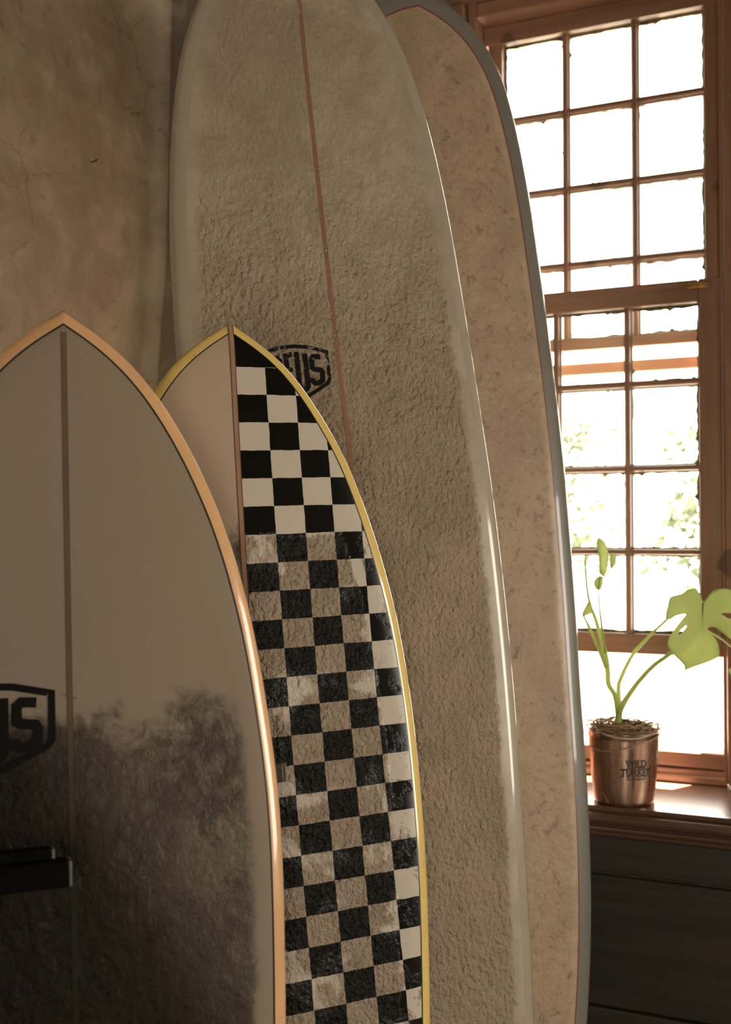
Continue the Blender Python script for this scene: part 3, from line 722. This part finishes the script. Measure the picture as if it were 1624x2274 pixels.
for j in range(5):
    for k in range(32): fs.append((1 + j * 32 + k, 1 + (j + 1) * 32 + k, 1 + (j + 1) * 32 + (k + 1) % 32, 1 + j * 32 + (k + 1) % 32))
newmesh('soil', vs, fs, SOIL, POT, True)
# printed lettering wrapped round the bucket
INKB = simple('faded_black_print', (.045, .028, .020), .5)
def wrapped(txt, size, zc, ang, bold, sxx=1.0):
    cu = bpy.data.curves.new('t', 'FONT'); cu.body = txt; cu.size = size; cu.align_x = 'CENTER'; cu.align_y = 'CENTER'; cu.offset = bold; cu.resolution_u = 3
    ob = bpy.data.objects.new('t', cu); COL.objects.link(ob); dg = bpy.context.evaluated_depsgraph_get(); me = bpy.data.meshes.new_from_object(ob.evaluated_get(dg))
    vs = []
    for v in me.vertices:
        x, y = v.co.x * sxx, v.co.y; z = zc + y; r = rad(z) + .0006; a = ang + x / r; vs.append((r * math.cos(a), r * math.sin(a), z))
    fs = [tuple(p.vertices) for p in me.polygons]; bpy.data.objects.remove(ob); return vs, fs
A0 = math.atan2(-PY, -PX) + .38
VS = []; FS = []
def addt(v, f):
    o = len(VS); VS.extend(v); FS.extend([tuple(i + o for i in q) for q in f])
addt(*wrapped('WILD', .023, .100, A0, .0009, .86)); addt(*wrapped('TURKEY', .023, .080, A0, .0009, .86)); addt(*wrapped('BOURBON', .0068, .0655, A0, .0002, 1.35))
# slab serifs: thin bars along the tops and feet of the big letters
for zc, half in ((.1085, .023), (.0915, .023), (.0885, .0375), (.0712, .0375)):
    for s in (-1, 1):
        for q in range(3):
            c = s * (half - .004 - q * half * .36); r = rad(zc) + .0007
            pv = [(r * math.cos(A0 + x / r), r * math.sin(A0 + x / r), z) for x, z in ((c - .0042, zc - .0009), (c + .0042, zc - .0009), (c + .0042, zc + .0009), (c - .0042, zc + .0009))]
            addt(pv, [(0, 1, 2, 3)])
lt = newmesh('lettering', VS, FS, INKB, POT); lt['label'] = 'dark printed lettering on the bucket'

def px(x, y, Y):
    """a point at depth Y (metres ahead of the viewpoint) given by where the photograph shows it"""
    X = (x - 812) / 2400; Z = (1137 - y) / 2400; c, s = math.cos(R(1.4)), math.sin(R(1.4))
    d = Vector((X, c - s * Z, s + c * Z)); return Vector((0, 0, 1.45)) + d * (Y / d.y)
def pp(x, y, Y): return px(x, y, Y) - Vector((PX, PY, PZ))
def m_leaf(name='leaf', a=(.26, .34, .12), b=(.38, .44, .18)):
    k = N(name); n = k.noise(22, 3)
    c = k.mix(n, a, b)
    p = k.bsdf(Base_Color=c, Roughness=.42, Coat_Weight=.1)
    tl = k.n('ShaderNodeBsdfTranslucent', i_0=k.mix(n, (.60, .68, .34), (.72, .76, .44))); mx = k.n('ShaderNodeMixShader', i_0=.42, i_1=p.outputs[0], i_2=tl.outputs[0])
    k.t.links.new(mx.outputs[0], k.out.inputs[0]); return k.m
LEAF = m_leaf(); STEM = m_leaf('stem_green', (.22, .33, .08), (.36, .42, .14)); ROOT = simple('dry_root', (.30, .19, .11), .7, .3, 60)
def inside(p, poly):
    c = False; n = len(poly)
    for i in range(n):
        a, b = poly[i], poly[(i + 1) % n]
        if (a[1] > p[1]) != (b[1] > p[1]) and p[0] < (b[0] - a[0]) * (p[1] - a[1]) / (b[1] - a[1]) + a[0]: c = not c
    return c
def smoothpoly(P, sub=5, sharp=()):
    out = []; n = len(P)
    for i in range(n):
        p0, p1, p2, p3 = [Vector(P[(i + k) % n]) for k in (-1, 0, 1, 2)]
        if i in sharp: p0 = p1
        if (i + 1) % n in sharp: p3 = p2
        for k in range(sub):
            t = k / sub; out.append(tuple(.5 * ((2 * p1) + (p2 - p0) * t + (2 * p0 - 5 * p1 + 4 * p2 - p3) * t * t + (3 * p1 - p0 - 3 * p2 + p3) * t ** 3)))
    return out
def leaf(name, poly, holes, bend, origin, ax, ay, az, sc, m, step=6.0, th=.0006):
    """leaf blade: outline in leaf units, triangulated inside, bent, then thickened"""
    allp = [poly] + holes; verts = []; edges = []
    for P in allp:
        o = len(verts); verts += [Vector(p) for p in P]; edges += [(o + i, o + (i + 1) % len(P)) for i in range(len(P))]
    xs = [p[0] for p in poly]; ys = [p[1] for p in poly]; y = min(ys)
    while y < max(ys):
        x = min(xs)
        while x < max(xs):
            p = (x + random.uniform(-1, 1), y + random.uniform(-1, 1))
            if inside(p, poly) and not any(inside(p, h) for h in holes) and min((Vector(p) - v).length for v in verts[:sum(len(a) for a in allp)]) > step * .45: verts.append(Vector(p))
            x += step
        y += step
    r = geometry.delaunay_2d_cdt(verts, edges, [], 0, 1e-4); vo, fo = r[0], r[2]
    fs = []
    for f in fo:
        c = sum((vo[i] for i in f), Vector((0, 0))) / len(f)
        if inside(c, poly) and not any(inside(c, h) for h in holes): fs.append(tuple(f))
    P3 = [origin + ax * v.x * sc + ay * v.y * sc + az * bend(v.x, v.y) * sc for v in vo]
    bm = bmesh.new(); bv = [bm.verts.new(p) for p in P3]
    for f in fs: bm.faces.new([bv[i] for i in f])
    bmesh.ops.recalc_face_normals(bm, faces=bm.faces)
    bmesh.ops.solidify(bm, geom=list(bm.faces), thickness=th)
    for v in [v for v in bm.verts if not v.link_faces]: bm.verts.remove(v)
    return frombm(name, bm, m, POT, True)
z3 = lambda x, y: (1440 + x / 8.745, 1260 + y / 8.745)
big = [(1065, 660), (1000, 560), (965, 515), (880, 415), (790, 400), (680, 440), (560, 505), (400, 535), (305, 580), (270, 720), (235, 850), (238, 990), (360, 1000), (510, 935), (740, 915), (700, 985),
       (560, 1130), (400, 1300), (340, 1400), (345, 1500), (400, 1590), (455, 1640), (560, 1740), (700, 1850), (820, 1950), (850, 2060), (1000, 2020), (1200, 1960), (1430, 1900), (1600, 1800), (1590, 1680), (1520, 1500), (1420, 1380), (1310, 1280), (1262, 1220), (1290, 1185),
       (1400, 1190), (1500, 1250), (1640, 1350), (1850, 1480), (2000, 1400), (2060, 1200), (2020, 1060), (1850, 1010), (1620, 1000), (1500, 930), (1470, 900), (1560, 890), (1760, 900), (1980, 850), (1960, 700), (1880, 560), (1760, 470), (1600, 430), (1400, 395), (1230, 450), (1150, 560), (1095, 650)]
hole = [(600, 1310), (620, 1320), (700, 1280), (790, 1180), (775, 1145), (700, 1205), (660, 1215), (605, 1280)]
sc_ = 2.40 / 2400 / 8.745
cen = pp(*z3(1065, 660), 2.40)
leaf('leaf', smoothpoly([(x - 1065, -(y - 660)) for x, y in big], 4, (0, 11, 25)), [smoothpoly([(x - 1065, -(y - 660)) for x, y in hole], 2)],
     lambda x, y: abs(x) * .10 + y * .16 + 60 * math.sin(x / 300 + y / 420) * (min(abs(x), 300) / 300), cen, Vector((.96, .27, 0)), Vector((.03, -.10, .99)), Vector((.26, -.95, -.08)), sc_, LEAF, 60)
tube('leaf_vein', [pp(*z3(1068, 690), 2.398), pp(*z3(1050, 1000), 2.414), pp(*z3(1020, 1300), 2.434), pp(*z3(990, 1560), 2.452)], [.0014, .0012, .001, .0006], simple('vein', (.13, .17, .05), .6), POT, 6)
base = pp(1373, 1602, 2.55)
tube('stem', [pp(1372, 1622, 2.548), base, pp(1380, 1572, 2.545), pp(1410, 1525, 2.52), pp(1450, 1480, 2.48), pp(1492, 1449, 2.455), pp(1530, 1410, 2.45), pp(1552, 1365, 2.44), pp(1562, 1338, 2.405)], [.009, .0085, .0072, .0056, .0050, .0044, .0036, .003, .0026], STEM, POT, 10)
tube('stem', [pp(1378, 1590, 2.56), pp(1374, 1530, 2.57), pp(1380, 1505, 2.58), pp(1405, 1455, 2.58), pp(1440, 1415, 2.56), pp(1475, 1382, 2.54), pp(1500, 1360, 2.53)], [.006, .0056, .0052, .0046, .004, .003, .0024], STEM, POT, 10)
tube('stem', [pp(1372, 1590, 2.55), pp(1366, 1545, 2.55), pp(1352, 1520, 2.56), pp(1350, 1490, 2.57), pp(1344, 1450, 2.58), pp(1326, 1385, 2.59), pp(1308, 1330, 2.6), pp(1301, 1270, 2.6), pp(1300, 1232, 2.6)], [.005, .006, .0062, .0070, .0066, .005, .0034, .0026, .002], STEM, POT, 10)
tube('stem', [pp(1347, 1482, 2.56), pp(1330, 1440, 2.56), pp(1312, 1400, 2.56), pp(1296, 1366, 2.56)], [.0055, .0050, .004, .002], STEM, POT, 10)
def simple_leaf(pts, Y, tilt, bendk=.15):
    cx = sum(p[0] for p in pts) / len(pts); cy = sum(p[1] for p in pts) / len(pts)
    ax = Vector((math.cos(tilt), math.sin(tilt), 0)); az = Vector((math.sin(tilt), -math.cos(tilt), 0))
    leaf('leaf', smoothpoly([((x - cx) / math.cos(tilt), -(y - cy)) for x, y in pts], 4), [], lambda x, y: abs(x) * bendk + 2 * math.sin(y / 12), pp(cx, cy, Y), ax, Vector((0, 0, 1)), az, Y / 2400, LEAF, 6)
simple_leaf([(1327, 1196), (1341, 1202), (1350, 1225), (1352, 1250), (1343, 1278), (1333, 1272), (1330, 1240), (1322, 1215)], 2.56, .4)
simple_leaf([(1353, 1228), (1366, 1232), (1368, 1250), (1360, 1262), (1354, 1250)], 2.57, .5)
simple_leaf([(1323, 1285), (1337, 1280), (1337, 1306), (1327, 1310), (1318, 1297)], 2.58, .2)
simple_leaf([(1292, 1362), (1300, 1345), (1309, 1334), (1316, 1352), (1314, 1362), (1300, 1368), (1296, 1372)], 2.57, .3)
simple_leaf([(1613, 1487), (1628, 1475), (1650, 1470), (1675, 1490), (1668, 1530), (1640, 1545), (1622, 1500)], 2.36, .2)
tube('stem', [pp(1344, 1450, 2.575), pp(1338, 1400, 2.57), pp(1332, 1350, 2.57), pp(1330, 1310, 2.58), pp(1333, 1278, 2.57), pp(1336, 1262, 2.562)], [.004, .003, .0024, .002, .0016, .001], STEM, POT, 8)
tube('stem', [pp(1334, 1288, 2.575), pp(1348, 1276, 2.572), pp(1358, 1262, 2.57), pp(1360, 1252, 2.57)], [.0016, .0014, .0012, .0008], STEM, POT, 6)
tube('stem', [pp(1530, 1408, 2.452), pp(1565, 1400, 2.46), pp(1605, 1420, 2.44), pp(1640, 1455, 2.39), pp(1645, 1500, 2.362)], [.0024, .0024, .0022, .0018, .0012], STEM, POT, 8)
# roots and dry straw over the rim
def ring(rr, z, a): return Vector((rr * math.cos(a), rr * math.sin(a), z))
rd = random.Random(3)
for i in range(84):
    a = rd.uniform(0, 6.28); r0 = rd.uniform(.02, .078); pts = [ring(r0, .155 + rd.uniform(0, .012), a)]
    da = rd.choice((-1, 1)) * rd.uniform(.25, .75)
    for k in range(1, 5):
        r0 = min(.094, r0 + rd.uniform(-.006, .014)); pts.append(ring(r0, .166 + rd.uniform(0, .020), a + da * k))
    tube('root', pts, rd.uniform(.0008, .0019), ROOT, POT, 5, sub=4)
aC = math.atan2(-PY, -PX)
thick = simple('pale_aerial_root', (.50, .40, .28), .6, .2, 50)
t_ = tube('root', [ring(.07, .176, aC - 1.15), ring(.083, .171, aC - .75), ring(.088, .163, aC - .35), ring(.0885, .160, aC + .1), ring(.089, .163, aC + .5), ring(.089, .175, aC + .95), ring(.080, .186, aC + 1.3)], [.0024, .0026, .0028, .0027, .0028, .0026, .002], thick, POT, 8); t_['label'] = 'thick pale aerial root curling over the rim'
tube('root', [ring(.0905, .170, aC + 1.35), ring(.0905, .160, aC + .95), ring(.0885, .150, aC + .55), ring(.086, .137, aC + .1), ring(.084, .128, aC - .35), ring(.083, .126, aC - .8), ring(.083, .130, aC - 1.3)], .0012, thick, POT, 6)
tube('root', [pp(1452, 1596, 2.5), pp(1470, 1570, 2.5), pp(1489, 1548, 2.5)], .0007, ROOT, POT, 5)
tube('root', [pp(1503, 1546, 2.5), pp(1511, 1560, 2.5), pp(1509, 1580, 2.5), pp(1498, 1594, 2.5), pp(1472, 1598, 2.5), pp(1450, 1600, 2.5)], .0009, ROOT, POT, 5)
tube('root', [pp(1508, 1570, 2.5), pp(1490, 1583, 2.5), pp(1474, 1592, 2.5)], .0007, ROOT, POT, 5)
tube('root', [pp(1415, 1541, 2.52), pp(1430, 1530, 2.52), pp(1448, 1518, 2.52), pp(1465, 1515, 2.52)], .0009, ROOT, POT, 5)
tube('root', [pp(1449, 1615, 2.5), pp(1461, 1640, 2.5), pp(1462, 1660, 2.5), pp(1458, 1672, 2.5), pp(1460, 1685, 2.5), pp(1455, 1697, 2.5)], [.0012, .001, .001, .0016, .0028, .0014], thick, POT, 6)
tube('root', [ring(.0735, .052, aC - 1.05), ring(.073, .035, aC - .8), ring(.0725, .020, aC - .62), ring(.0725, .008, aC - .5)], .0011, ROOT, POT, 5)

# ------------------------------------------------------------ outside: paving, low wall, trees
PAVE = simple('pale_paving', (.55, .52, .46), .9, .1, 3)
g = newmesh('pavement', [L3(-9, -.25, .05), L3(9, -.25, .05), L3(9, -16, .05), L3(-9, -16, .05)], [(0, 1, 2, 3)], PAVE); g.matrix_world = RM; tag(g, 'sunlit pale paving outside', kind='structure')
WHITE = simple('white_render', (.80, .78, .72), .9, .05, 3)
yw = rbox('garden_wall', (-7, -5.0, .05), (7, -5.25, .95), WHITE, None, .02); tag(yw, 'low white garden wall outside the window', 'wall')
FOL = simple('outdoor_leaf', (.085, .10, .06), .8, .3, 2); BARK = simple('bark', (.20, .14, .09), .9)
def tree(u, n, h, r, seed, label):
    rnd = random.Random(seed); b = W(u, n, 0.05); E = empty('tree', Matrix.Translation(b)); tag(E, label, 'tree')
    tube('trunk', [(0, 0, 0), (.03, .02, h * .3), (-.02, 0, h * .6), (.02, .03, h * .8)], [.09, .075, .05, .02], BARK, E, 8, sub=3)
    vs = []; fs = []
    for k in range(44):
        a = rnd.uniform(0, 6.28); q = r * math.sqrt(rnd.random()) * .8; cz = h * rnd.uniform(.35, .95); cr = r * rnd.uniform(.22, .4)
        C = Vector((q * math.cos(a), q * math.sin(a), cz))
        for j in range(75):
            d = Vector((rnd.gauss(0, 1), rnd.gauss(0, 1), rnd.gauss(0, 1))).normalized() * cr * rnd.uniform(.4, 1.05); p = C + d
            x = Vector((rnd.gauss(0, 1), rnd.gauss(0, 1), rnd.gauss(0, 1))).normalized(); y = x.orthogonal().normalized(); l = rnd.uniform(.04, .09)
            o = len(vs); vs += [p - x * l, p + y * l * .4, p + x * l, p - y * l * .4 + Vector((0, 0, .01))]; fs += [(o, o + 1, o + 2, o + 3)]
    newmesh('foliage', vs, fs, FOL, E)
tree(-2.55, -7.9, 2.75, 1.0, 1, 'pale bushy tree outside, seen through the left panes of the lower sash')
tree(-.45, -7.3, 2.8, 1.0, 2, 'pale bushy tree outside, seen through the right panes of the lower sash')
# nail in the left wall
d_ = px(200, 360, 1.0) - Vector((0, 0, 1.45)); t_n = (-1.332 - (Vector((0, 0, 1.45)) - P0).dot(UW)) / d_.dot(UW); q_ = Vector((0, 0, 1.45)) + d_ * t_n
nl = tube('nail', [q_ - UW * .01, q_ + UW * .012, q_ + UW * .020 + Vector((0, 0, .003)), q_ + UW * .021 + Vector((0, 0, .004))], [.002, .002, .002, .004], simple('rusty_iron', (.05, .035, .025), .6, metal=.5), None, 8); tag(nl, 'small rusty nail sticking out of the mottled left wall', 'nail')
bpy.context.view_layer.update()
